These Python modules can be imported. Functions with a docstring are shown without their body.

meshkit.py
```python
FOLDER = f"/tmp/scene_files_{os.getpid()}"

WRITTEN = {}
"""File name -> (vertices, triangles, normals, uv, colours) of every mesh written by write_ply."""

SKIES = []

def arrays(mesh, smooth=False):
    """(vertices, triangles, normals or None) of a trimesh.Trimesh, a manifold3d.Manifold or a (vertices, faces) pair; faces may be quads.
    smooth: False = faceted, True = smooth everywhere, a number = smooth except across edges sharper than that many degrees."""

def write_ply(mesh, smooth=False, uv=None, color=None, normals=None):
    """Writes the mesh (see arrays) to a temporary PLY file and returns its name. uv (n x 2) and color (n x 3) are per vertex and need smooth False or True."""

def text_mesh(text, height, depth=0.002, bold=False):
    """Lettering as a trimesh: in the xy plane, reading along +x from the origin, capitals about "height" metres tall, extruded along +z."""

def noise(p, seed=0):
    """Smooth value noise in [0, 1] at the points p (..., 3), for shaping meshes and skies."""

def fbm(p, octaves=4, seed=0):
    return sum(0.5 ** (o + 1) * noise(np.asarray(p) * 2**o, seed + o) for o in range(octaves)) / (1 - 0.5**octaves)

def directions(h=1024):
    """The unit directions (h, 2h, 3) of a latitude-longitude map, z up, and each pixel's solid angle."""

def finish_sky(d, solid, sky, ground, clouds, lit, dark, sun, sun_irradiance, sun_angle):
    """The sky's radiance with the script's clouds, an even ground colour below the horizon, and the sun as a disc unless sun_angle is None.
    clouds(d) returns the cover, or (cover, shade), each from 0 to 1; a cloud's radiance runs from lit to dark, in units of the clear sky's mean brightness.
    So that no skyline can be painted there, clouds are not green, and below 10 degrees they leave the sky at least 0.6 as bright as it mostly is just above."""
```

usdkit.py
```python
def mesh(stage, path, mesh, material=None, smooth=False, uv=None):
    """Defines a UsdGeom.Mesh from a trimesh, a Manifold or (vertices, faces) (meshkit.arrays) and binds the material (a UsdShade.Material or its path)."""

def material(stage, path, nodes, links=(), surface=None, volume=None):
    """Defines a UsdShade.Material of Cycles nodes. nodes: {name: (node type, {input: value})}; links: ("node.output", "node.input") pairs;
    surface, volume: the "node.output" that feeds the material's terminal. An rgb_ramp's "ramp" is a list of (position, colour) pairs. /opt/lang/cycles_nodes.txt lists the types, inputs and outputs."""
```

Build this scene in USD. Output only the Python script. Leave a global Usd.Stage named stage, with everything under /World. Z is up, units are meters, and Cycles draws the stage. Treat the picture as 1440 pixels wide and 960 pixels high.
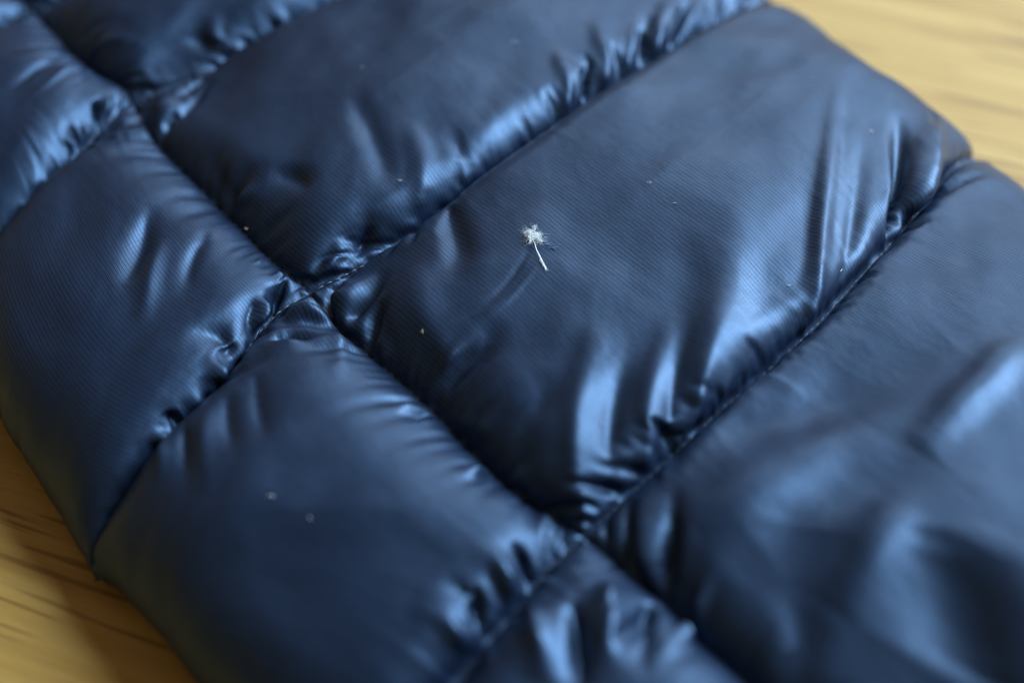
import math
import numpy as np
from scipy.interpolate import RBFInterpolator, RectBivariateSpline
from scipy.ndimage import gaussian_filter
from scipy.spatial import cKDTree
import meshkit, usdkit
from pxr import Usd, UsdGeom, UsdLux, UsdShade, Sdf, Gf, Vt

stage = Usd.Stage.CreateInMemory()
UsdGeom.SetStageUpAxis(stage, UsdGeom.Tokens.z)
UsdGeom.SetStageMetersPerUnit(stage, 1.0)
UsdGeom.Xform.Define(stage, "/World")
rng = np.random.default_rng(7)

# ---------------------------------------------------------------- camera
F_PX, PITCH, TOP = 2300.0, math.radians(45), 0.035
CAM = np.array([0.0, -0.233, TOP + 0.233])
FWD = np.array([0, math.cos(PITCH), -math.sin(PITCH)])
UPV = np.array([0, math.sin(PITCH), math.cos(PITCH)])
RIGHT = np.array([1.0, 0, 0])
cam = UsdGeom.Camera.Define(stage, "/World/camera")
cam.AddTranslateOp().Set(Gf.Vec3d(*CAM))
cam.AddRotateXOp().Set(90 - math.degrees(PITCH))
cam.CreateHorizontalApertureAttr(36.0)
cam.CreateVerticalApertureAttr(24.0)
cam.CreateFocalLengthAttr(36.0 * F_PX / 1440)
cam.CreateFStopAttr(4.8)
cam.CreateFocusDistanceAttr(0.351)
cam.CreateClippingRangeAttr(Gf.Vec2f(0.01, 50))
cam.CreateExposureAttr(0.0)

# ---------------------------------------------------------------- light: a window to the right, a dim warm room all round
def material(name, nodes, links=(), surface=None):
    return usdkit.material(stage, f"/World/Looks/{name}", nodes, links, surface=surface)


def rect_light(name, loc, target, w, h, color, intensity):
    l = UsdLux.RectLight.Define(stage, f"/World/{name}")
    loc, target = np.array(loc, float), np.array(target, float)
    z = (loc - target) / np.linalg.norm(loc - target)
    x = np.cross([0, 0, 1.0], z); x /= np.linalg.norm(x)
    y = np.cross(z, x)
    m = Gf.Matrix4d(*x, 0, *y, 0, *z, 0, *loc, 1)
    l.AddTransformOp().Set(m)
    l.CreateWidthAttr(w); l.CreateHeightAttr(h)
    l.CreateColorAttr(Gf.Vec3f(*color)); l.CreateIntensityAttr(intensity)
    return l


rect_light("window_light", (1.10, 0.50, 0.98), (0, 0, 0.03), 0.9, 1.0, (0.60, 0.80, 1.0), 26.0)
rect_light("far_bounce_light", (0.95, 1.85, 1.28), (0, 0, 0.03), 2.1, 1.3, (0.62, 0.81, 1.0), 4.0)  # added broad bounce light beyond the table, brightens the upward-facing cloth
dome = UsdLux.DomeLight.Define(stage, "/World/room_light")
room = material("room_glow", {"b": ("background_shader", {"color": (1.0, 0.80, 0.55), "strength": 0.20})}, surface="b.background")
UsdShade.MaterialBindingAPI.Apply(dome.GetPrim()).Bind(room)


# ---------------------------------------------------------------- helpers
def tag(prim, label=None, category=None, group=None, kind=None):
    p = prim.GetPrim() if hasattr(prim, "GetPrim") else prim
    for k, v in (("label", label), ("category", category), ("group", group), ("kind", kind)):
        if v:
            p.SetCustomDataByKey(k, v)
    return prim


counts = {}


def path_for(parent, name):
    k = counts.get((parent, name), 0)
    counts[(parent, name)] = k + 1
    return f"{parent}/{name}" + (f"_{k:03d}" if k else "")


def put(parent, name, v, f, mat, normals=None, uv=None, smooth=False):
    p = path_for(parent, name)
    m = usdkit.mesh(stage, p, (v, f), mat, smooth=smooth, uv=uv)
    if normals is not None:
        m.CreateNormalsAttr(Vt.Vec3fArray.FromNumpy(normals.astype(np.float32)))
        m.SetNormalsInterpolation("vertex")
    return m


def at(px, py, z):
    """The point at height z (metres) seen at a pixel of the 1440 x 960 photograph."""
    d = FWD + RIGHT * (px - 720) / F_PX - UPV * (py - 480) / F_PX
    return CAM + d * (z - CAM[2]) / d[2]


def to_px(p):
    q = np.asarray(p) - CAM
    w = q @ FWD
    return np.stack([720 + F_PX * (q @ RIGHT) / w, 480 - F_PX * (q @ UPV) / w], -1)


def tubes(curves, radii, sides=5):
    """Thin round threads: one mesh of several polylines, each with a radius per point."""
    V, Fc, n = [], [], 0
    for c, r in zip(curves, radii):
        c = np.asarray(c, float); k = len(c)
        t = np.gradient(c, axis=0); t /= np.linalg.norm(t, axis=1, keepdims=True) + 1e-12
        a = np.cross(t, [0.31, 0.17, 0.93]); a /= np.linalg.norm(a, axis=1, keepdims=True) + 1e-12
        b = np.cross(t, a)
        ang = np.arange(sides) * 2 * math.pi / sides
        ring = c[:, None] + np.broadcast_to(np.asarray(r, float), k)[:, None, None] * (a[:, None] * np.cos(ang)[None, :, None] + b[:, None] * np.sin(ang)[None, :, None])
        V.append(ring.reshape(-1, 3))
        i, j = np.meshgrid(np.arange(k - 1), np.arange(sides), indexing="ij")
        p0, p1 = n + i * sides + j, n + i * sides + (j + 1) % sides
        Fc += [np.stack([p0, p1, p1 + sides, p0 + sides], -1).reshape(-1, 4)]
        n += k * sides
    return np.vstack(V), np.vstack(Fc)


# ---------------------------------------------------------------- sleeve: seams, in the picture and in height
ROWS = {  # cross seams, left end to right end
    0: ([(-62, 432), (0, 345), (60, 280), (130, 195), (186, 145)], [(186, 145), (205, 138), (270, 115), (330, 85), (400, 50), (500, 5), (600, -45), (800, -140)]),
    1: ([(140, 778), (160, 735), (210, 665), (250, 615), (290, 575), (330, 520), (380, 450), (436, 413)], [(436, 413), (500, 380), (560, 345), (625, 300), (700, 245), (780, 190), (860, 135), (930, 90), (1000, 50), (1080, 17)]),
    2: ([(520, 1160), (600, 1030), (650, 955), (710, 880), (760, 815), (820, 755)], [(820, 755), (880, 700), (940, 645), (1010, 580), (1080, 520), (1150, 455), (1200, 400), (1250, 345), (1300, 288), (1355, 222)]),
}
LONG = {-0.6: (105, 80), -0.3: (150, 115), 0.0: (188, 146), 0.1: (215, 195), 0.27: (265, 250), 0.5: (340, 325), 0.75: (400, 385), 1.0: (437, 413),
        1.12: (480, 465), 1.25: (530, 510), 1.45: (600, 570), 1.65: (680, 650), 1.82: (740, 705), 2.0: (820, 755), 2.14: (870, 795), 2.28: (940, 855), 2.42: (1000, 920), 2.52: (1050, 965)}
VL, VR = -7.4, 15.2                                     # centimetres of seam to the left and to the right edge


def height(v):                                          # the seam's height over the table, metres
    return np.interp(v, [-9.6, -8.4, -7.4, -6, -3.5, 0, 4, 8, 12, 15.2, 16.6, 17.6, 19], [.001, .0025, .009, .016, .0215, .024, .027, .028, .025, .0165, .008, .003, .001])


ctrl_uv, ctrl_p, row_pts = [], [], {}
for u, (left, right) in ROWS.items():
    pts = []
    for side, vend in ((left[::-1], VL), (right, VR)):
        if u == 0 and vend > 0:
            vend_here = None
        q = np.array(side, float)
        z = np.full(len(q), .024)
        for _ in range(4):
            p = np.array([at(a, b, c) for (a, b), c in zip(q, z)])
            s = np.r_[0, np.cumsum(np.linalg.norm(np.diff(p[:, :2], axis=0), axis=1))] * 100
            s *= (abs(vend) / s[-1]) if not (u == 0 and vend > 0) else 1.0
            v = np.sign(vend) * s
            z = height(v)
        pts += list(zip(v, p))
    pts.sort(key=lambda x: x[0])
    v = np.array([a for a, _ in pts]); p = np.array([b for _, b in pts])
    keep = np.r_[True, np.diff(v) > 1e-6]
    row_pts[u] = (v[keep], p[keep])


def fill_row(u):
    """Adds the tucked-under edges to a row of seam points."""
    v, p = row_pts[u]
    axis = p[np.argmin(abs(v))]
    out = []
    ok = (v >= VL - .01) & (v <= VR + .01)
    v, p = v[ok], p[ok]
    dl = p[0] - p[min(2, len(p) - 1)]; dl[2] = 0; dl /= np.linalg.norm(dl)
    dr = p[-1] - p[-3]; dr[2] = 0; dr /= np.linalg.norm(dr)
    for vv, o in ((-8.4, .002), (-9.6, -.008)):
        q = p[0] + dl * o; q[2] = height(vv); out.append((vv, q))
    out += list(zip(v, p))
    if v[-1] < VR - .01:                                # this seam leaves the picture: carry it on
        for vv in np.arange(math.ceil(v[-1] + 1), VR + .01, 2):
            q = p[-1] + dr * (vv - v[-1]) / 100; q[2] = height(vv); out.append((vv, q))
        base, v0 = out[-1][1], out[-1][0]
    else:
        base = p[-1]
    for vv, o in ((16.6, .007), (17.6, .006), (19, -.006)):
        q = base + dr * o; q[2] = height(vv); out.append((vv, q))
    return np.array([a for a, _ in out]), np.array([b for _, b in out])


full = {u: fill_row(u) for u in ROWS}


def turned(row, shift, deg, pivot):
    v, p = row
    a = math.radians(deg)
    q = p.copy(); d = p[:, :2] - pivot[:2]
    q[:, 0] = pivot[0] + shift[0] + d[:, 0] * math.cos(a) - d[:, 1] * math.sin(a)
    q[:, 1] = pivot[1] + shift[1] + d[:, 0] * math.sin(a) + d[:, 1] * math.cos(a)
    return v, q


def axis_pt(u):
    v, p = full[u]
    return np.array([np.interp(0, v, p[:, k]) for k in range(3)])


full[-1] = turned(full[0], at(42, 15, .024) - axis_pt(0), -4, axis_pt(0))
full[-2] = turned(full[-1], at(42, 15, .024) - axis_pt(0), -4, axis_pt(-1))
full[3] = turned(full[2], at(1500, 1450, .024) - axis_pt(2), 6, axis_pt(2))
full[4] = turned(full[3], axis_pt(3) - axis_pt(2), 5, axis_pt(3))
for u, (v, p) in full.items():
    ctrl_uv += [(u * 8.5, a) for a in v]; ctrl_p += list(p)
for u, (px, py) in LONG.items():
    if u not in (0.0, 1.0, 2.0):
        ctrl_uv.append((u * 8.5, 0.0)); ctrl_p.append(at(px, py, .024))
# the near and far outlines between the seams
EDGE_L = {0.3: (0, 590), 0.55: (60, 690), 0.8: (108, 752), 1.25: (188, 850), 1.5: (232, 905), 1.8: (285, 968)}
for u, (px, py) in EDGE_L.items():
    ctrl_uv.append((u * 8.5, VL)); ctrl_p.append(at(px, py, .008))
base_rbf = RBFInterpolator(np.array(ctrl_uv), np.array(ctrl_p) * 100, kernel="thin_plate_spline", smoothing=0.02)

# ---------------------------------------------------------------- the cloth: a grid of the sleeve's upper side, blown up between its seams
U0, U1, V0, V1 = -1.5, 3.25, -9.6, 19.0
NU = 40                                                 # rows per quilted section, coarse
nV = 134
us = np.arange(int(U0 * NU), int(U1 * NU) + 1) / NU
j_long = 45
vs = np.r_[np.linspace(V0, 0, j_long + 1), np.linspace(0, V1, nV - j_long)[1:]]
seam_rows = [i for i, u in enumerate(us) if abs(u - round(u)) < 1e-6]


def grid(us, vs):
    A, B = np.meshgrid(us * 8.5, vs, indexing="ij")
    return base_rbf(np.stack([A.ravel(), B.ravel()], -1)).reshape(len(us), len(vs), 3)


def normals_of(X):
    a = np.gradient(X, axis=0); b = np.gradient(X, axis=1)
    n = np.cross(a, b)
    return n / (np.linalg.norm(n, axis=-1, keepdims=True) + 1e-9)


class Cloth:
    def __init__(s, X, rest, base, top, seam_i, seam_j, ease_u, ease_v):
        s.base, s.nb, s.top = base.astype(np.float32), normals_of(gaussian_filter(base, (3, 3, 0))).astype(np.float32), top.astype(np.float32)
        s.X, s.P = X.astype(np.float32), X.astype(np.float32).copy()
        s.w = np.ones(X.shape[:2], np.float32)
        s.w[seam_i] = 0; s.w[:, seam_j] = 0
        s.w[0] = s.w[-1] = 0; s.w[:, 0] = s.w[:, -1] = 0
        R = rest
        N = X.shape[:2]
        sl = lambda a, b: (slice(a, b if b else None))
        s.cons = []

        def add(di, dj, k, scale, only_short=False):
            i0, i1 = max(0, -di), N[0] - max(0, di)
            j0, j1 = max(0, -dj), N[1] - max(0, dj)
            L = np.linalg.norm((R[i0 + di:i1 + di, j0 + dj:j1 + dj] - R[i0:i1, j0:j1]) * 1.0, axis=-1)
            sc = scale[i0:i1, j0:j1] if np.ndim(scale) else scale
            L = (L * sc).astype(np.float32)
            step_i = 2 * abs(di) if di else 1
            axis = 0 if di else 1
            d = abs(di) if di else abs(dj)
            for ph in range(2):
                # edges whose start index // d has the parity ph never share a vertex
                idx = np.arange(L.shape[axis]); idx = idx[(idx // d) % 2 == ph]
                s.cons.append((di, dj, i0, j0, L, axis, d, ph, k, only_short))
        add(1, 0, 1.0, ease_u)
        add(0, 1, 1.0, ease_v)
        ed = np.sqrt((ease_u ** 2 + ease_v ** 2) / 2)
        add(1, 1, .35, ed); add(1, -1, .35, ed)
        s.bend = BEND
        add(2, 0, s.bend, ease_u, True); add(0, 2, s.bend, ease_v, True)
        s.pre = []
        for di, dj, i0, j0, L, axis, d, ph, k, os_ in s.cons:
            idx = np.arange(L.shape[axis]); idx = idx[(idx // d) % 2 == ph]
            if d == 1:
                sel = slice(ph, None, 2)
                parts = [sel]
            else:
                parts = [slice(2 * d * 0 + ph * d + o, None, 2 * d) for o in range(d)]
            for sel in parts:
                ii = np.arange(i0, i0 + L.shape[0]); jj = np.arange(j0, j0 + L.shape[1])
                Ls = L[sel] if axis == 0 else L[:, sel]
                if axis == 0:
                    ii = ii[sel]
                else:
                    jj = jj[sel]
                if not Ls.size:
                    continue
                st_i = ii[1] - ii[0] if len(ii) > 1 else 1
                st_j = jj[1] - jj[0] if len(jj) > 1 else 1
                A = (slice(ii[0], ii[-1] + 1, st_i), slice(jj[0], jj[-1] + 1, st_j))
                B = (slice(ii[0] + di, ii[-1] + di + 1, st_i), slice(jj[0] + dj, jj[-1] + dj + 1, st_j))
                wa, wb = s.w[A], s.w[B]
                ws = wa + wb
                fa = np.where(ws > 0, wa / np.maximum(ws, 1e-6), 0)[..., None] * k
                fb = np.where(ws > 0, wb / np.maximum(ws, 1e-6), 0)[..., None] * k
                s.pre.append((A, B, Ls, fa, fb, os_))

    def step(s, pressure, iters=2, damp=.9):
        X = s.X
        n = normals_of(X).astype(np.float32)
        vel = (X - s.P) * damp
        s.P = X.copy()
        X += (vel + n * pressure) * s.w[..., None]
        for _ in range(iters):
            for A, B, L, fa, fb, short in s.pre:
                d = X[B] - X[A]
                ln = np.sqrt((d * d).sum(-1)) + 1e-9
                e = (ln - L) / ln
                if short:
                    e = np.minimum(e, 0)
                d *= e[..., None]
                X[A] += d * fa
                X[B] -= d * fb
            c = ((X - s.base) * s.nb).sum(-1) - s.top      # the filling only reaches so high
            X -= s.nb * (np.maximum(c, 0) * .5)[..., None]
        np.maximum(X[..., 2], .05, out=X[..., 2])


PRESS = .0016
BEND = .05


def ease_along(u, v):
    k = (.35 + .65 * np.clip(np.abs(v) / 4.0, 0, 1)) * np.where(v < -4, np.clip((v + 9) / 5, .2, 1), 1)
    return 1 + (EASE_U - 1) * k[None] * np.where(u > 2, .62, 1.0)[:, None]


EASE_U, EASE_V = 1.100, 1.022
FOLD_GAIN = 1.0
FOLD_POST = .55
FOLD_WIDTH = .8
LOFT = 1.05
base = grid(us, vs)
base[..., 2] = np.maximum(base[..., 2], .08)
# puffed-up start
fu = np.abs(((us + 100) % 1) - .5) * 2
gap = 1 - fu ** 2.5
dist = np.where(vs < 0, np.clip(-vs / 2.5, 0, 1), np.clip(vs / 3.0, 0, 1)) ** .6
edge = np.clip(np.minimum(vs - V0, V1 - vs) / 3, 0, 1)
puff = 1.0 * gap[:, None] * (dist * edge)[None]
noise = gaussian_filter(rng.standard_normal(base.shape[:2]), 1.6) * .25 + gaussian_filter(rng.standard_normal(base.shape[:2]), 4) * .8
FOLDS = [  # the larger folds, read off the photograph: height mm (minus = valley), half width mm, points
    # section with the tear
    (2.0, 2.0, [(1178, 90), (1155, 220), (1125, 380), (1105, 490)]), (-1.2, 2.6, [(1213, 150), (1185, 260), (1160, 400), (1137, 470)]),
    (1.8, 4.0, [(1050, 150), (1030, 330), (990, 480), (960, 560)]),
    (-3.6, 2.4, [(1246, 150), (1246, 250), (1238, 335)]), (3.4, 3.2, [(1292, 140), (1284, 220), (1262, 300)]), (-1.6, 1.2, [(1290, 140), (1292, 165), (1278, 190)]),
    (2.0, 2.6, [(850, 430), (812, 570), (824, 745)]), (-1.4, 2.6, [(893, 440), (855, 580), (852, 725)]), (-.7, 3.4, [(735, 560), (745, 640), (770, 700)]),
    (1.7, 2.3, [(945, 410), (897, 560), (897, 690)]), (-1.4, 2.2, [(968, 430), (930, 570), (924, 668)]),
    (1.5, 2.0, [(1012, 400), (962, 540), (946, 645)]), (-1.0, 1.5, [(985, 500), (972, 570), (965, 615)]), (1.4, 1.5, [(1010, 500), (1000, 550), (990, 590)]),
    (-1.3, 3.5, [(640, 300), (662, 360), (640, 420)]), (1.2, 3.5, [(590, 360), (600, 440), (650, 520)]), (-1.2, 3.0, [(560, 400), (545, 450), (560, 490)]),
    (-1.5, 3.0, [(710, 440), (690, 500), (640, 540)]), (1.5, 2.6, [(640, 590), (680, 600), (720, 590)]), (-.8, 3.5, [(765, 510), (770, 560), (740, 620)]),
    (-.5, .9, [(755, 350), (738, 380), (700, 430), (640, 465)]), (.5, .8, [(765, 372), (720, 425), (680, 452)]),
    (2.2, 1.8, [(470, 432), (505, 425), (545, 385)]), (-2.4, 1.8, [(485, 455), (530, 430), (560, 380)]), (-1.6, 2.6, [(520, 490), (540, 450), (575, 430)]),
    # section above it
    (1.1, 2.8, [(560, 160), (586, 220), (585, 290)]), (-1.0, 2.6, [(612, 165), (638, 215), (640, 270)]), (-.8, 3.4, [(495, 125), (520, 190), (545, 260)]),
    (1.0, 1.5, [(640, 225), (648, 270)]),
    (1.5, 2.0, [(765, 60), (786, 120), (785, 170)]), (-1.8, 1.8, [(800, 70), (817, 120), (815, 160)]), (1.8, 2.4, [(825, 20), (838, 80), (838, 130)]),
    (1.4, 1.6, [(885, 30), (872, 70), (870, 110)]), (-1.4, 1.6, [(905, 20), (893, 60), (890, 95)]), (2.0, 2.2, [(935, -5), (915, 40), (905, 85)]),
    (-2.0, 1.6, [(965, -5), (945, 30), (935, 75)]), (1.5, 1.6, [(990, -8), (972, 25), (968, 55)]), (-1.5, 1.5, [(1012, -8), (1000, 20), (998, 40)]), (1.6, 1.8, [(1035, -10), (1028, 20)]),
    (-1.4, 1.8, [(213, 196), (250, 172), (283, 145), (292, 118)]), (1.2, 2.2, [(225, 165), (262, 140)]), (-1.5, 3.0, [(322, 190), (312, 240), (330, 290)]),
    (-1.2, 2.6, [(380, 250), (420, 245), (440, 270)]), (1.2, 2.2, [(330, 290), (360, 270), (400, 285)]), (1.8, 1.8, [(450, 395), (480, 360), (478, 330)]), (-1.8, 1.8, [(505, 360), (520, 330), (515, 290)]),
    # top section
    (1.1, 2.4, [(300, 10), (300, 45), (305, 70)]), (-1.0, 2.6, [(262, 40), (290, 62), (320, 78)]), (-.9, 2.6, [(115, 58), (160, 32), (215, 58)]), (1.3, 2.0, [(130, 80), (170, 55), (230, 80)]),
    (1.5, 1.6, [(335, 55), (335, 78)]), (1.2, 1.4, [(365, 40), (362, 62)]), (1.4, 1.5, [(400, 15), (393, 45)]), (-1.4, 1.5, [(350, 50), (350, 70)]), (-1.2, 1.4, [(380, 30), (378, 55)]),
    # left sections
    (2.6, 2.0, [(355, 395), (360, 430), (352, 465)]), (-2.4, 1.8, [(388, 400), (385, 430), (372, 455)]), (-1.7, 2.8, [(232, 455), (290, 462), (325, 505)]), (2.2, 2.4, [(270, 490), (295, 515), (300, 545)]),
    (1.6, 1.7, [(330, 470), (338, 490), (325, 515)]), (1.6, 1.7, [(250, 540), (272, 565), (270, 590)]), (-1.6, 1.6, [(285, 545), (292, 565)]), (-1.5, 2.2, [(190, 560), (230, 575), (245, 600)]), (1.8, 1.8, [(200, 620), (215, 612), (245, 608)]),
    (-1.4, 2.6, [(215, 290), (195, 330), (165, 400)]), (1.2, 2.2, [(222, 330), (200, 370), (186, 440)]), (-1.0, 2.0, [(280, 330), (255, 370), (240, 410)]),
    (1.3, 1.3, [(382, 385), (400, 395), (408, 415)]), (-1.3, 1.2, [(340, 380), (365, 372), (372, 362)]),
    (2.0, 1.5, [(158, 140), (150, 160), (142, 172)]), (-2.0, 1.5, [(140, 150), (132, 172)]), (1.8, 1.5, [(125, 165), (120, 190), (112, 205)]), (1.6, 1.5, [(98, 195), (95, 215)]), (-1.6, 1.4, [(110, 185), (104, 205)]),
    (-1.5, 2.0, [(112, 62), (60, 95), (0, 143)]), (1.2, 2.0, [(122, 80), (70, 120), (10, 165)]), (-1.2, 1.4, [(122, 92), (110, 130)]),
    (2.8, 2.0, [(400, 452), (430, 445), (458, 450)]), (-3.0, 3.0, [(400, 482), (430, 482), (452, 520)]), (1.5, 2.2, [(470, 470), (480, 520), (470, 560)]), (-1.0, 2.6, [(335, 560), (330, 600), (338, 650)]),
    (1.0, 2.4, [(308, 590), (300, 640), (305, 690)]), (-1.0, 2.4, [(280, 610), (275, 660), (280, 700)]), (1.2, 2.0, [(255, 640), (245, 690)]), (-.8, 2.4, [(370, 530), (368, 580), (380, 630)]),
    (1.2, 1.2, [(545, 590), (592, 563)]), (-1.2, 1.1, [(560, 605), (603, 580)]), (1.2, 1.3, [(640, 680), (676, 655)]), (-1.1, 1.1, [(655, 690), (690, 668)]), (1.0, 1.2, [(715, 715), (730, 703)]), (1.0, 1.1, [(755, 745), (770, 732)]),
    (2.2, 3.5, [(640, 760), (690, 800), (712, 850)]), (-2.0, 2.4, [(690, 760), (730, 800), (745, 825)]), (-2.0, 2.6, [(600, 810), (650, 850), (680, 890)]), (1.6, 2.6, [(560, 850), (620, 880), (650, 920)]),
    # lower sections, out of focus
    (2.2, 2.6, [(912, 690), (916, 760), (925, 830)]), (-2.0, 2.6, [(955, 680), (958, 750), (955, 820)]), (1.6, 2.6, [(985, 790), (998, 840), (985, 880)]), (1.1, 4.5, [(980, 760), (1100, 680), (1240, 590)]),
    (-1.2, 4.5, [(1020, 640), (1180, 555), (1360, 480)]), (-.8, 4.5, [(1060, 770), (1200, 690), (1330, 640)]), (1.2, 3.9, [(1170, 860), (1230, 790), (1275, 700)]), (1.2, 3.9, [(1280, 640), (1360, 560), (1440, 470)]),
    (-1.0, 4.5, [(1290, 740), (1310, 820), (1290, 930)]), (-1.0, 3.9, [(1120, 800), (1140, 880), (1120, 970)]),
    (3.0, 6.0, [(1480, 800), (1440, 1010)]), (-1.6, 4.5, [(1380, 780), (1340, 960)]),
    (2.8, 2.6, [(855, 840), (860, 900), (860, 970)]), (-2.6, 2.4, [(905, 860), (905, 910), (895, 980)]), (2.0, 2.4, [(765, 880), (780, 940), (785, 990)]), (-2.2, 2.4, [(815, 860), (825, 930), (820, 990)]), (1.8, 1.8, [(925, 890), (945, 885), (965, 905)]), (1.4, 1.6, [(865, 815), (885, 805)]),
]
AA, BB = np.meshgrid(us * 8.5, vs, indexing="ij")
rough_top = (base + normals_of(base) * puff[..., None]) / 100
seen_px = to_px(rough_top.reshape(-1, 3))
facing = (normals_of(rough_top).reshape(-1, 3) * (CAM - rough_top.reshape(-1, 3))).sum(1) > 0
tree = cKDTree(seen_px[facing]); seen_uv = np.stack([AA.ravel(), BB.ravel()], -1)[facing]


def cloth_uv(px):
    d, k = tree.query(px, 4)
    w = 1 / (d + .5)
    return (seen_uv[k] * w[:, :, None]).sum(1) / w.sum(1)[:, None]


def fold_field(A, B, narrowest=0.0):
    out = np.zeros(A.shape)
    for amp, half, pts in FOLDS:
        if narrowest and abs(amp) < .7 and half < 1.1:
            continue                                    # fine creases are laid in afterwards
        q = cloth_uv(np.array(pts, float))
        t = np.linspace(0, 1, 160)
        q = np.stack([gaussian_filter(np.interp(t, np.linspace(0, 1, len(q)), q[:, c]), 18, mode="nearest") for c in (0, 1)], -1)
        half = half * FOLD_WIDTH if half < 4 else half * 1.4
        half = max(half, narrowest)
        m = 3.2 * half / 10
        box = (A > q[:, 0].min() - m) & (A < q[:, 0].max() + m) & (B > q[:, 1].min() - m) & (B < q[:, 1].max() + m)
        if not box.any():
            continue
        P = np.stack([A[box], B[box]], -1)
        d, k = cKDTree(q).query(P)
        near = np.minimum(np.abs(q[[0, -1], 0] / 8.5 - np.round(q[[0, -1], 0] / 8.5)) * 8.5, np.abs(q[[0, -1], 1]))
        tt = t[k] if near[1] <= near[0] else 1 - t[k]
        if near.min() < 1.2:                            # a fold that springs from a seam and dies out in the panel
            r = np.clip(tt / .7, 0, 1)
            taper, width = r * r * (3 - 2 * r) * (1 - .3 * np.clip((tt - .85) / .15, 0, 1)), 1.3 - .55 * tt
        else:
            taper, width = np.sin(np.clip(tt * .9 + .05, 0, 1) * math.pi), 1.0
        out[box] += amp / 10 * taper * np.exp(-(d / (half / 10 * width)) ** 2)
    return out




def loft(A, B):
    """How high the filling lets the cloth rise over the seams, centimetres."""
    n = meshkit.fbm(np.stack([A / 2.8, B / 2.8, 0 * A + 8], -1), 3, 21) - .5
    d = np.minimum(np.abs(A / 8.5 - np.round(A / 8.5)) * 8.5, np.abs(B))
    top = LOFT * (.70 + .30 * np.clip(d / 3.8, 0, 1) ** .9)
    fwd = np.minimum(np.minimum(A - 17, 2.4 * np.maximum(25.5 - A, 0)), np.abs(B) * 1.2)
    full = LOFT * (.44 + .92 * np.clip(fwd / 5.8, 0, 1))              # the fat section past the last cross seam
    k = np.clip((A / 8.5 - 2) * 20, 0, 1) * np.clip(B * 2, 0, 1)
    top = top * (1 - k) + full * k
    for a, b, r in ((0, 1.6, 1.7), (8.5, .9, 1.2), (8.3, -1.0, 1.0)):  # hardly any filling where the seams cross
        top = top * (1 - .85 * np.exp(-((A - a) ** 2 + ((B - b) * .8) ** 2) / r ** 2))
    return top + n * .24


folds = fold_field(AA, BB, 2.4)
at_seam = np.minimum(np.abs(AA / 8.5 - np.round(AA / 8.5)) * 8.5, np.abs(BB))
ease_in = np.clip(at_seam / .35, 0, 1)
disp = folds * ease_in * FOLD_GAIN
X = base + normals_of(base) * (puff + disp + noise * gap[:, None] * edge[None] * .5)[..., None]
rest = base + normals_of(base) * (disp * 1.0)[..., None]
cl = Cloth(X, rest, base, loft(AA, BB) + np.maximum(disp, -.4), seam_rows, j_long, ease_along(us, vs), EASE_V)
for k in range(200):
    cl.step(PRESS, 3, .9)
X = cl.X.astype(float)


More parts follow.
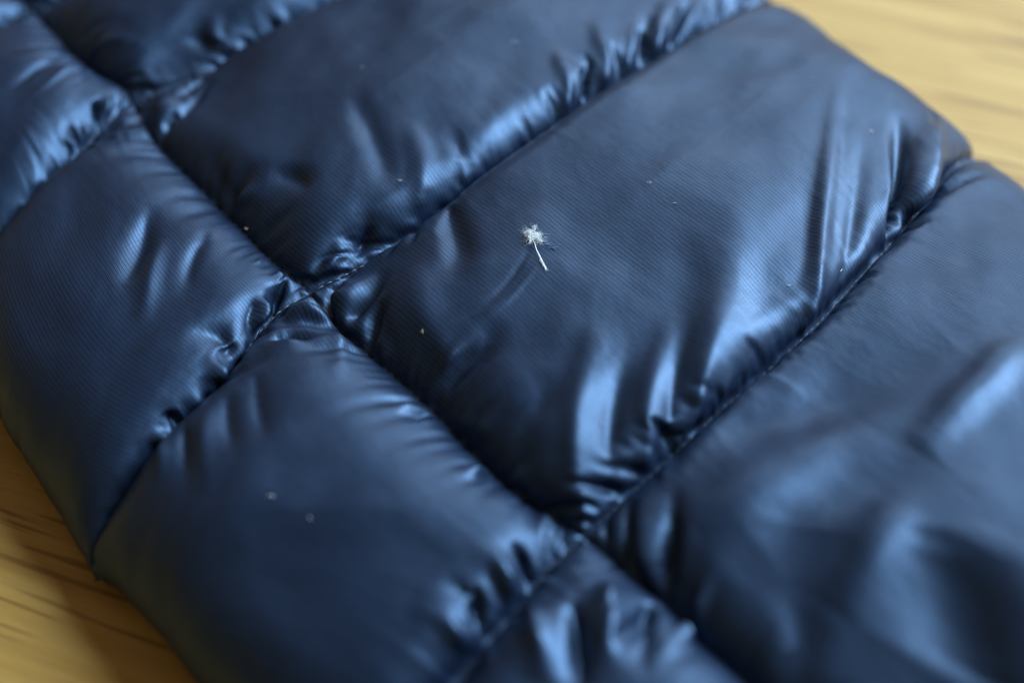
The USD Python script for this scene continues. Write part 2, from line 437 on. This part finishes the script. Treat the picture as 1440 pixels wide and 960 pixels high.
def finer(X, us, vs, k=2, order=1):
    """Twice as many rows and columns, panel by panel, so that the seams stay sharp."""
    nu = np.interp(np.arange((len(us) - 1) * k + 1) / k, np.arange(len(us)), us)
    nv = np.interp(np.arange((len(vs) - 1) * k + 1) / k, np.arange(len(vs)), vs)
    out = np.empty((len(nu), len(nv), 3))
    ib = sorted({0, len(us) - 1, *[i for i, u in enumerate(us) if abs(u - round(u)) < 1e-6]})
    jb = sorted({0, len(vs) - 1, int(np.argmin(abs(vs)))})
    for a, b in zip(ib[:-1], ib[1:]):
        for c, d in zip(jb[:-1], jb[1:]):
            for q in range(3):
                sp = RectBivariateSpline(np.arange(a, b + 1), np.arange(c, d + 1), X[a:b + 1, c:d + 1, q], kx=order, ky=order)
                out[a * k:b * k + 1, c * k:d * k + 1, q] = sp(np.arange(a * k, b * k + 1) / k, np.arange(c * k, d * k + 1) / k)
    return out, nu, nv


X2, us2, vs2 = finer(X, us, vs, 2, 3)
base2, _, _ = finer(base, us, vs, 2, 3)
seam2 = [i for i, u in enumerate(us2) if abs(u - round(u)) < 1e-6]
j2 = int(np.argmin(abs(vs2)))
X2 += normals_of(X2) * (gaussian_filter(rng.standard_normal(X2.shape[:2]), 1.2) * .04)[..., None]
rest2, _, _ = finer(rest, us, vs, 2, 3)
A2, B2 = np.meshgrid(us2 * 8.5, vs2, indexing='ij')
cl = Cloth(X2, rest2, base2, loft(A2, B2) + np.maximum(fold_field(A2, B2, 1.8) * FOLD_GAIN, -.4), seam2, j2, ease_along(us2, vs2), EASE_V)
for k in range(60):
    cl.step(PRESS*.5, 3, .88)
X3, us3, vs3 = finer(cl.X.astype(float), us2, vs2, 2, 3)
A3, B3 = np.meshgrid(us3 * 8.5, vs3, indexing="ij")
at_seam3 = np.minimum(np.abs(A3 / 8.5 - np.round(A3 / 8.5)) * 8.5, np.abs(B3))
fill_in = np.clip(at_seam3 / 1.2, 0, 1) * np.clip(np.minimum(B3 - V0, V1 - B3) / 2, 0, 1)
soft = (meshkit.fbm(np.stack([A3 / 2.4, B3 / 2.4, 0 * A3], -1), 2, 5) - .5) * .22 + (meshkit.fbm(np.stack([A3 / .9, B3 / 1.3, 0 * A3 + 3], -1), 2, 9) - .5) * .05
ds, dl = np.abs(A3 / 8.5 - np.round(A3 / 8.5)) * 8.5, np.abs(B3)
side = np.sign(A3 / 8.5 - np.round(A3 / 8.5))
fan = B3 + .25 * ds * np.sin(B3 * 1.3 + side * 2 + np.round(A3 / 8.5))
pinch = (.5 - np.abs(meshkit.fbm(np.stack([fan / .42, ds / 1.6, side * 3 + np.round(A3 / 8.5) * 7], -1), 2, 31) - .5) * 2.2) * np.exp(-ds / .55) * np.clip(ds / .12, 0, 1)
pinch *= .35 + 1.3 * meshkit.noise(np.stack([B3 / 1.7, side, np.round(A3 / 8.5)], -1), 17)
pinch2 = (.5 - np.abs(meshkit.fbm(np.stack([A3 / .5, dl / 1.6, np.sign(B3) * 3], -1), 2, 33) - .5) * 2.2) * np.exp(-dl / .4) * np.clip(dl / .12, 0, 1) * .6
soft = soft + (pinch + pinch2) * .11 / np.maximum(fill_in, .05)
X3 += normals_of(gaussian_filter(X3, (3, 3, 0))) * (soft * fill_in + fold_field(A3, B3) * np.clip(at_seam3 / .5, 0, 1) * FOLD_POST)[..., None]

# ---------------------------------------------------------------- materials
fabric = material("navy_ripstop_nylon", {
    "st": ("attribute", {"attribute": "st"}),
    "xy": ("separate_xyz", {}),
    "wob": ("noise_texture", {"dimensions": "2D", "scale": 70.0, "detail": 1.0}),
    "wo": ("math", {"math_type": "multiply_add", "value2": .0005}), "wo2": ("math", {"math_type": "multiply_add", "value2": .0007}),
    "lv": ("math", {"math_type": "multiply", "value2": 1 / .00087}), "lf": ("math", {"math_type": "fraction"}), "lc": ("math", {"math_type": "subtract", "value2": .5}), "la": ("math", {"math_type": "absolute"}),
    "line": ("map_range", {"range_type": "smoothstep", "from_min": .36, "from_max": .48, "to_min": 0.0, "to_max": 1.0, "clamp": True}),
    "kv": ("math", {"math_type": "multiply", "value2": 1 / .00087}), "kf": ("math", {"math_type": "fraction"}), "kc": ("math", {"math_type": "subtract", "value2": .5}), "ka": ("math", {"math_type": "absolute"}),
    "kine": ("map_range", {"range_type": "smoothstep", "from_min": .38, "from_max": .49, "to_min": 0.0, "to_max": .30, "clamp": True}),
    "both": ("math", {"math_type": "maximum"}),
    "vary": ("noise_texture", {"dimensions": "2D", "scale": 420.0, "detail": 2.0}), "var2": ("map_range", {"from_min": .25, "from_max": .6, "to_min": .6, "to_max": 1.0, "clamp": True}),
    "lines": ("math", {"math_type": "multiply"}),
    "wm": ("mapping", {"scale": (5200.0, 3600.0, 1.0)}),
    "wv": ("noise_texture", {"dimensions": "2D", "scale": 1.0, "detail": 1.0}),
    "h": ("math", {"math_type": "multiply_add", "value2": .6}),
    "inv": ("math", {"math_type": "subtract", "value1": 1.0}),
    "bump": ("bump", {"strength": .30, "distance": .00007}),
    "crm": ("mapping", {"scale": (170.0, 260.0, 1.0)}), "cr": ("noise_texture", {"dimensions": "2D", "scale": 1.0, "detail": 3.0, "roughness": .55}),
    "bump0": ("bump", {"strength": .09, "distance": .0012}),
    "rn": ("noise_texture", {"dimensions": "2D", "scale": 60.0, "detail": 4.0}), "rr": ("map_range", {"from_min": .3, "from_max": .7, "to_min": .40, "to_max": .50, "clamp": True}),
    "col": ("mix", {"fac": 0, "color1": (0.0066, 0.0125, 0.031), "color2": (0.0022, 0.0035, 0.008)}),
    "tint": ("mix", {"color1": (0.35, 0.61, 1.0), "color2": (0.06, 0.11, 0.18)}),
    "p": ("principled_bsdf", {"metallic": 0.0, "roughness": 0.45, "specular_ior_level": 0.80}),
}, [("st.vector", "wob.vector"), ("xy.y", "wo.value3"), ("wob.fac", "wo.value1"), ("wo.value", "lv.value1"), ("xy.x", "wo2.value3"), ("wob.fac", "wo2.value1"), ("wo2.value", "kv.value1"),
    ("kv.value", "kf.value1"), ("kf.value", "kc.value1"), ("kc.value", "ka.value1"), ("ka.value", "kine.value"), ("line.result", "both.value1"), ("kine.result", "both.value2"),
    ("st.vector", "vary.vector"), ("vary.fac", "var2.value"), ("both.value", "lines.value1"), ("var2.result", "lines.value2"),
    ("st.vector", "crm.vector"), ("crm.vector", "cr.vector"), ("cr.fac", "bump0.height"), ("bump0.normal", "bump.normal"), ("st.vector", "rn.vector"), ("rn.fac", "rr.value"), ("rr.result", "p.roughness"),
    ("st.vector", "xy.vector"), ("lv.value", "lf.value1"), ("lf.value", "lc.value1"), ("lc.value", "la.value1"), ("la.value", "line.value"),
    ("st.vector", "wm.vector"), ("wm.vector", "wv.vector"), ("lines.value", "inv.value2"), ("wv.fac", "h.value1"), ("inv.value", "h.value3"), ("h.value", "bump.height"),
    ("lines.value", "col.fac"), ("lines.value", "tint.fac"), ("col.color", "p.base_color"), ("tint.color", "p.specular_tint"), ("bump.normal", "p.normal")], surface="p.BSDF")
thread = material("navy_thread", {"n": ("noise_texture", {"scale": 6000.0}), "b": ("bump", {"strength": .3, "distance": .0001}), "p": ("principled_bsdf", {"base_color": (0.05, 0.06, 0.085), "roughness": 0.38, "specular_ior_level": .5})}, [("n.fac", "b.height"), ("b.normal", "p.normal")], surface="p.BSDF")
shaded_thread = material("shaded_navy_thread", {"p": ("principled_bsdf", {"base_color": (0.008, 0.010, 0.016), "roughness": 0.6, "specular_ior_level": .3})}, surface="p.BSDF")  # same navy thread, with the shade of the seam groove put into its colour
down = material("white_down", {"p": ("principled_bsdf", {"base_color": (0.95, 0.97, 0.96), "roughness": .5, "sheen_weight": 1.0, "sheen_roughness": .4})}, surface="p.BSDF")
frayed = material("frayed_blue_thread", {"p": ("principled_bsdf", {"base_color": (0.17, 0.27, 0.50), "roughness": 0.35})}, surface="p.BSDF")
lint_mat = material("pale_lint", {"d": ("principled_bsdf", {"base_color": (0.62, 0.64, 0.62), "roughness": .8})}, surface="d.BSDF")
straw_mat = material("straw_coloured_lint", {"d": ("principled_bsdf", {"base_color": (0.55, 0.46, 0.24), "roughness": .8})}, surface="d.BSDF")
g0, g1 = at(0, 540, 0), at(160, 591, 0)
GRAIN = math.atan2(g1[1] - g0[1], g1[0] - g0[0])
wood = material("light_oak", {
    "g": ("geometry", {}),
    "r": ("vector_rotate", {"rotate_type": "z_axis", "angle": -GRAIN}),
    "wobble": ("noise_texture", {"scale": 9.0, "detail": 2.0}),
    "wob2": ("vector_math", {"math_type": "scale", "scale": .0035}),
    "rw": ("vector_math", {"math_type": "add"}),
    "m1": ("mapping", {"scale": (3.5, 120.0, 1.0)}), "n1": ("noise_texture", {"scale": 1.0, "detail": 4.0, "roughness": .6}),
    "m2": ("mapping", {"scale": (19.0, 460.0, 1.0)}), "n2": ("noise_texture", {"scale": 1.0, "detail": 1.5, "roughness": .5}),
    "m3": ("mapping", {"scale": (120.0, 2400.0, 1.0)}), "n3": ("noise_texture", {"scale": 1.0, "detail": 2.0}),
    "c1": ("rgb_ramp", {"ramp": [(0.25, (0.29, 0.150, 0.034)), (0.44, (0.39, 0.222, 0.053)), (0.56, (0.43, 0.258, 0.066)), (0.8, (0.50, 0.31, 0.09))]}),
    "pore": ("map_range", {"range_type": "smoothstep", "from_min": .585, "from_max": .66, "clamp": True}),
    "porew": ("math", {"math_type": "multiply", "value2": .62}),
    "c2": ("mix", {"color2": (0.15, 0.062, 0.013)}),
    "fine": ("map_range", {"from_min": .3, "from_max": .7, "to_min": .0, "to_max": .28, "clamp": True}),
    "c3": ("mix", {"color2": (0.20, 0.118, 0.035)}),
    "hh": ("math", {"math_type": "multiply_add", "value2": -1.0}),
    "b": ("bump", {"strength": .25, "distance": .0002}),
    "p": ("principled_bsdf", {"roughness": .42, "specular_ior_level": .34}),
}, [("g.position", "r.vector"), ("r.vector", "wobble.vector"), ("wobble.color", "wob2.vector1"), ("r.vector", "rw.vector1"), ("wob2.vector", "rw.vector2"),
    ("rw.vector", "m1.vector"), ("m1.vector", "n1.vector"), ("rw.vector", "m2.vector"), ("m2.vector", "n2.vector"), ("rw.vector", "m3.vector"), ("m3.vector", "n3.vector"),
    ("n1.fac", "c1.fac"), ("n2.fac", "pore.value"), ("pore.result", "porew.value1"), ("porew.value", "c2.fac"), ("n3.fac", "fine.value"), ("fine.result", "c3.fac"),
    ("c1.color", "c3.color1"), ("c3.color", "c2.color1"), ("c2.color", "p.base_color"), ("pore.result", "hh.value1"), ("n3.fac", "hh.value3"), ("hh.value", "b.height"), ("b.normal", "p.normal")], surface="p.BSDF")

# ---------------------------------------------------------------- table
v = np.array([[-.5, -.4, 0], [.7, -.4, 0], [.7, .9, 0], [-.5, .9, 0], [-.5, -.4, -.03], [.7, -.4, -.03], [.7, .9, -.03], [-.5, .9, -.03]])
f = np.array([[0, 1, 2, 3], [7, 6, 5, 4], [0, 4, 5, 1], [1, 5, 6, 2], [2, 6, 7, 3], [3, 7, 4, 0]])
tag(put("/World", "oak_table", v, f, wood), "pale oak table with brown grain lines, under the quilted jacket", "table")

# ---------------------------------------------------------------- jacket
J = tag(UsdGeom.Xform.Define(stage, "/World/quilted_jacket"), "navy blue quilted nylon jacket lying on the oak table", "jacket")
jp = "/World/quilted_jacket"
M3 = X3 / 100
N3 = None
i3 = sorted({0, len(us3) - 1, *[i for i, u in enumerate(us3) if abs(u - round(u)) < 1e-6]})
jc = int(np.argmin(abs(vs3)))
UV = np.stack(np.meshgrid(us3 * .085 * EASE_U, vs3 * .01 * EASE_V, indexing="ij"), -1)
for a, b in zip(i3[:-1], i3[1:]):
    for c, d in ((0, jc), (jc, len(vs3) - 1)):
        P = M3[a:b + 1, c:d + 1]
        n = normals_of(P)
        h, w = P.shape[:2]
        ii, jj = np.meshgrid(np.arange(h - 1), np.arange(w - 1), indexing="ij")
        k0 = ii * w + jj
        F4 = np.stack([k0, k0 + w, k0 + w + 1, k0 + 1], -1).reshape(-1, 4)
        pm = put(jp, "quilted_panel", P.reshape(-1, 3), F4, fabric, normals=n.reshape(-1, 3), uv=UV[a:b + 1, c:d + 1].reshape(-1, 2))
        if us3[a] == 1 and c == jc:
            tag(pm, "quilted panel with the small tear and the white filling")

# where a pixel of the photograph meets the cloth
NF = normals_of(M3)
flat, flatn = M3.reshape(-1, 3), NF.reshape(-1, 3)
ok = ((CAM - flat) * flatn).sum(1) > 0
on_tree, on_p, on_n = cKDTree(to_px(flat[ok])), flat[ok], flatn[ok]


def on_cloth(px, py):
    d, k = on_tree.query((px, py), 12)
    k = k[np.argmin(np.linalg.norm(on_p[k] - CAM, axis=1))]
    return on_p[k], on_n[k]


# seams: a buried thread line, and the stitches along it
def flat_spot(a, b):
    """1 where the seam lies open, 0 where it is buried between the sections."""
    return np.clip(sum(np.exp(-(((a - x) ** 2 + (b - y) ** 2) / r ** 2)) for x, y, r in ((0, 1.6, 2.4), (8.5, .9, 1.6), (8.5, -.8, 1.0))), 0, 1)


def seam_lines():
    for a in i3[1:-1]:
        yield M3[a, 3:jc - 1], NF[a, 3:jc - 1], flat_spot(us3[a] * 8.5, vs3[3:jc - 1])
        yield M3[a, jc + 2:-3], NF[a, jc + 2:-3], flat_spot(us3[a] * 8.5, vs3[jc + 2:-3])
    yield M3[3:-3, jc], NF[3:-3, jc], 0 * us3[3:-3]


todo = []
for line, nn, open_ in seam_lines():
    nn = gaussian_filter(nn, (6, 0)); nn[:, 2] = np.abs(nn[:, 2]) + .4; nn /= np.linalg.norm(nn, axis=1, keepdims=True)
    s_ = np.r_[0, np.cumsum(np.linalg.norm(np.diff(line, axis=0), axis=1))]
    pick = lambda t, L: np.stack([np.interp(t, s_, L[:, k]) for k in range(3)], -1)
    t = np.arange(0, s_[-1], .0012)
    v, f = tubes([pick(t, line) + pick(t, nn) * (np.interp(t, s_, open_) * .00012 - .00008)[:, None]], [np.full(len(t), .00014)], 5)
    seam = put(jp, "seam", v, f, shaded_thread, smooth=True)
    for t0 in np.arange(.0006, s_[-1] - .002, .0021):
        q = t0 + np.linspace(0, .0017, 6); shown = float(np.interp(t0, s_, open_))
        lift = np.array([0, .7, 1, 1, .7, 0]) * .00022 * (.3 + .7 * shown) - .00012 + .0002 * shown
        side = np.cross(pick(q, nn)[0], pick(q[-1:], line)[0] - pick(q[:1], line)[0]); side /= np.linalg.norm(side)
        c = pick(q, line) + pick(q, nn) * lift[:, None] + side * (np.linspace(-1, 1, 6) * .00008 + rng.normal(0, .00004))[:, None]
        r = np.array([.5, 1, 1.1, 1.1, 1, .5]) * (.00013 + .00006 * shown)
        mid = to_px(c[2:3])[0]
        inside = -20 < mid[0] < 1460 and -20 < mid[1] < 980
        todo.append((0 if inside else 1, np.linalg.norm(c[2] - CAM), seam.GetPath().pathString, c, r))
todo.sort(key=lambda x: x[:2])
for _, _, parent, c, r in todo[:300]:
    v, f = tubes([c], [r], 5)
    put(parent, "stitch", v, f, thread, smooth=True)
v, f = tubes([x[3] for x in todo[300:]], [x[4] for x in todo[300:]], 4)
tag(put(jp, "stitching", v, f, thread, smooth=True), kind="stuff")

# the tear: frayed edge, white down, a quill
p0, n0 = on_cloth(750, 328)
def in_view(px, py, lift):
    p, n = on_cloth(px, py)
    return p + n * lift
hairs, radii = [], []
LOBES = [(743, 326, 1.0), (757, 330, 1.0), (751, 329, 1.1), (752, 319, .8), (746, 335, .9), (760, 337, .7)]
for k in range(560):
    cx, cy, size = LOBES[rng.choice(6, p=[.30, .16, .24, .06, .16, .08])]
    wisp = rng.random() < .2                           # loose barbs that reach out of the tuft
    a = math.atan2(cy - 328, cx - 751) + rng.normal(0, .8 if wisp else 1.6)
    L = size * (rng.uniform(7, 15) if wisp else rng.uniform(5, 12))
    sx, sy = cx + rng.normal(0, 2.4), cy + rng.normal(0, 1.8)
    if not wisp:
        sx -= math.cos(a) * L * .5; sy -= math.sin(a) * L * .5
    pts, lift, top = [], rng.uniform(.0001, .0008), rng.uniform(.0001, .0008)
    for t in np.linspace(0, 1, 6):
        a += rng.normal(0, .13)
        sx += math.cos(a) * L / 6; sy += .85 * math.sin(a) * L / 6
        pts.append(in_view(sx, sy, 0) + n0 * (lift + top * math.sin(t * 2.4)))
    hairs.append(gaussian_filter(np.array(pts), (.8, 0), mode="nearest")); radii.append(np.linspace(1, .3, 6) * (rng.uniform(.000012, .00002) if wisp else rng.uniform(.00002, .000034)))
v, f = tubes(hairs, radii, 3)
tear = UsdGeom.Xform.Define(stage, jp + "/tear")
tag(put(jp + "/tear", "down_tuft", v, f, down, smooth=True), "white fluffy tuft of filling coming out of the tear")
quill = np.array([in_view(x, y, l) for x, y, l in ((752, 334, .0004), (755, 341, .0008), (757, 350, .0008), (759.5, 359, .0006), (763, 367, .0004), (767, 375, .0002))])
sp = lambda q, n: np.stack([np.interp(np.linspace(0, 1, n), np.linspace(0, 1, len(q)), gaussian_filter(q, (.6, 0), mode="nearest")[:, k]) for k in range(3)], -1)
cs, rs = [sp(quill, 24)], [np.interp(np.linspace(0, 1, 24), [0, .25, .6, .85, 1], [.00005, .00008, .00014, .00012, .00003])]
for k in range(16):
    j = rng.integers(12, 23); d = rng.normal(0, 1, 3); d[2] = abs(d[2]) * .3
    tip = cs[0][23] - cs[0][12]
    cs.append(np.linspace(cs[0][j], cs[0][j] + tip * rng.uniform(.2, .45) + d * .00022, 4)); rs.append(np.linspace(.00005, .00002, 4))
v, f = tubes(cs, rs, 6)
put(jp + "/tear", "quill", v, f, down, smooth=True)
cs, rs = [], []
for k in range(24):
    t = rng.random()
    x, y = (767 + 16 * t, 334 + 13 * t) if rng.random() < .68 else (783 + 8 * t, 347 - 9 * t)
    x, y, a = x + rng.normal(0, 1.0), y + rng.normal(0, 1.0), rng.normal(.75, .6) + (math.pi if rng.random() < .5 else 0)
    L = rng.uniform(3, 8)
    cs.append(np.array([in_view(x + math.cos(a) * L * q, y + math.sin(a) * L * q, .00006 + .0003 * math.sin(q * 3)) for q in np.linspace(0, 1, 5)])); rs.append(np.full(5, rng.uniform(.00003, .00005)))
v, f = tubes(cs, rs, 3)
put(jp + "/tear", "frayed_edge", v, f, frayed, smooth=True)

# lint lying on the cloth
LINT = [
    (343, 322, 3, 1.3, straw_mat, "straw coloured speck of lint on the long seam, upper left of the seam crossing"),
    (588, 465, 2.0, .6, straw_mat, "straw coloured speck of lint below the tear, near the long seam"),
    (435, 722, 2.2, .65, lint_mat, "pale dot of lint on the lower left quilted panel, the lower of two"),
    (380, 692, 3.0, .9, lint_mat, "pale dot of lint on the lower left quilted panel, the upper of two"),
    (725, 55, 12, .5, lint_mat, "longest short white fibre of lint on the panel at the top"),
    (740, 150, 5, .6, lint_mat, "small white lint speck just above the seam over the tear"),
    (507, 91, 3, .6, lint_mat, "tiny white lint speck on the left part of the top panel"),
    (563, 250, 4, .6, lint_mat, "tiny white lint speck on top panel close to its puckered lower seam"),
    (914, 252, 7, .45, lint_mat, "thin curled white fibre right above the tear, on the torn panel"),
    (950, 281, 3.5, .7, lint_mat, "tiny white lint dot to the right of the tear"),
    (1143, 108, 4, .5, lint_mat, "tiny white lint speck near the far corner of the torn panel"),
    (1226, 180, 8, .5, lint_mat, "curled white fibre beside the deep fold at the torn panel's right end"),
    (1186, 379, 4, .6, lint_mat, "white lint speck at the right end of the torn panel, just above its lower seam"),
    (1111, 397, 4, .6, lint_mat, "white lint speck between the long bright folds of the torn panel"),
    (852, 594, 4, .5, lint_mat, "white lint speck among the lower folds of the torn panel"),
]
for x, y, L, r, m, label in LINT:
    a = rng.uniform(-1.2, -.2); pts = []
    for t in np.linspace(0, 1, 7):
        a += rng.normal(.12, .12) if L < 6 or L > 10 else .3
        pts.append(in_view(x + math.cos(a) * L * (t - .5), y + math.sin(a) * L * (t - .5), .00010 + .0002 * math.sin(3 * t)))
    k = r * .00010
    v, f = tubes([gaussian_filter(np.array(pts), (.5, 0), mode="nearest")], [np.array([.5, 1, 1.2, 1.1, 1.2, .9, .4]) * k], 5)
    tag(put("/World", "lint_speck", v, f, m, smooth=True), label, "lint", "lint specks on the jacket")
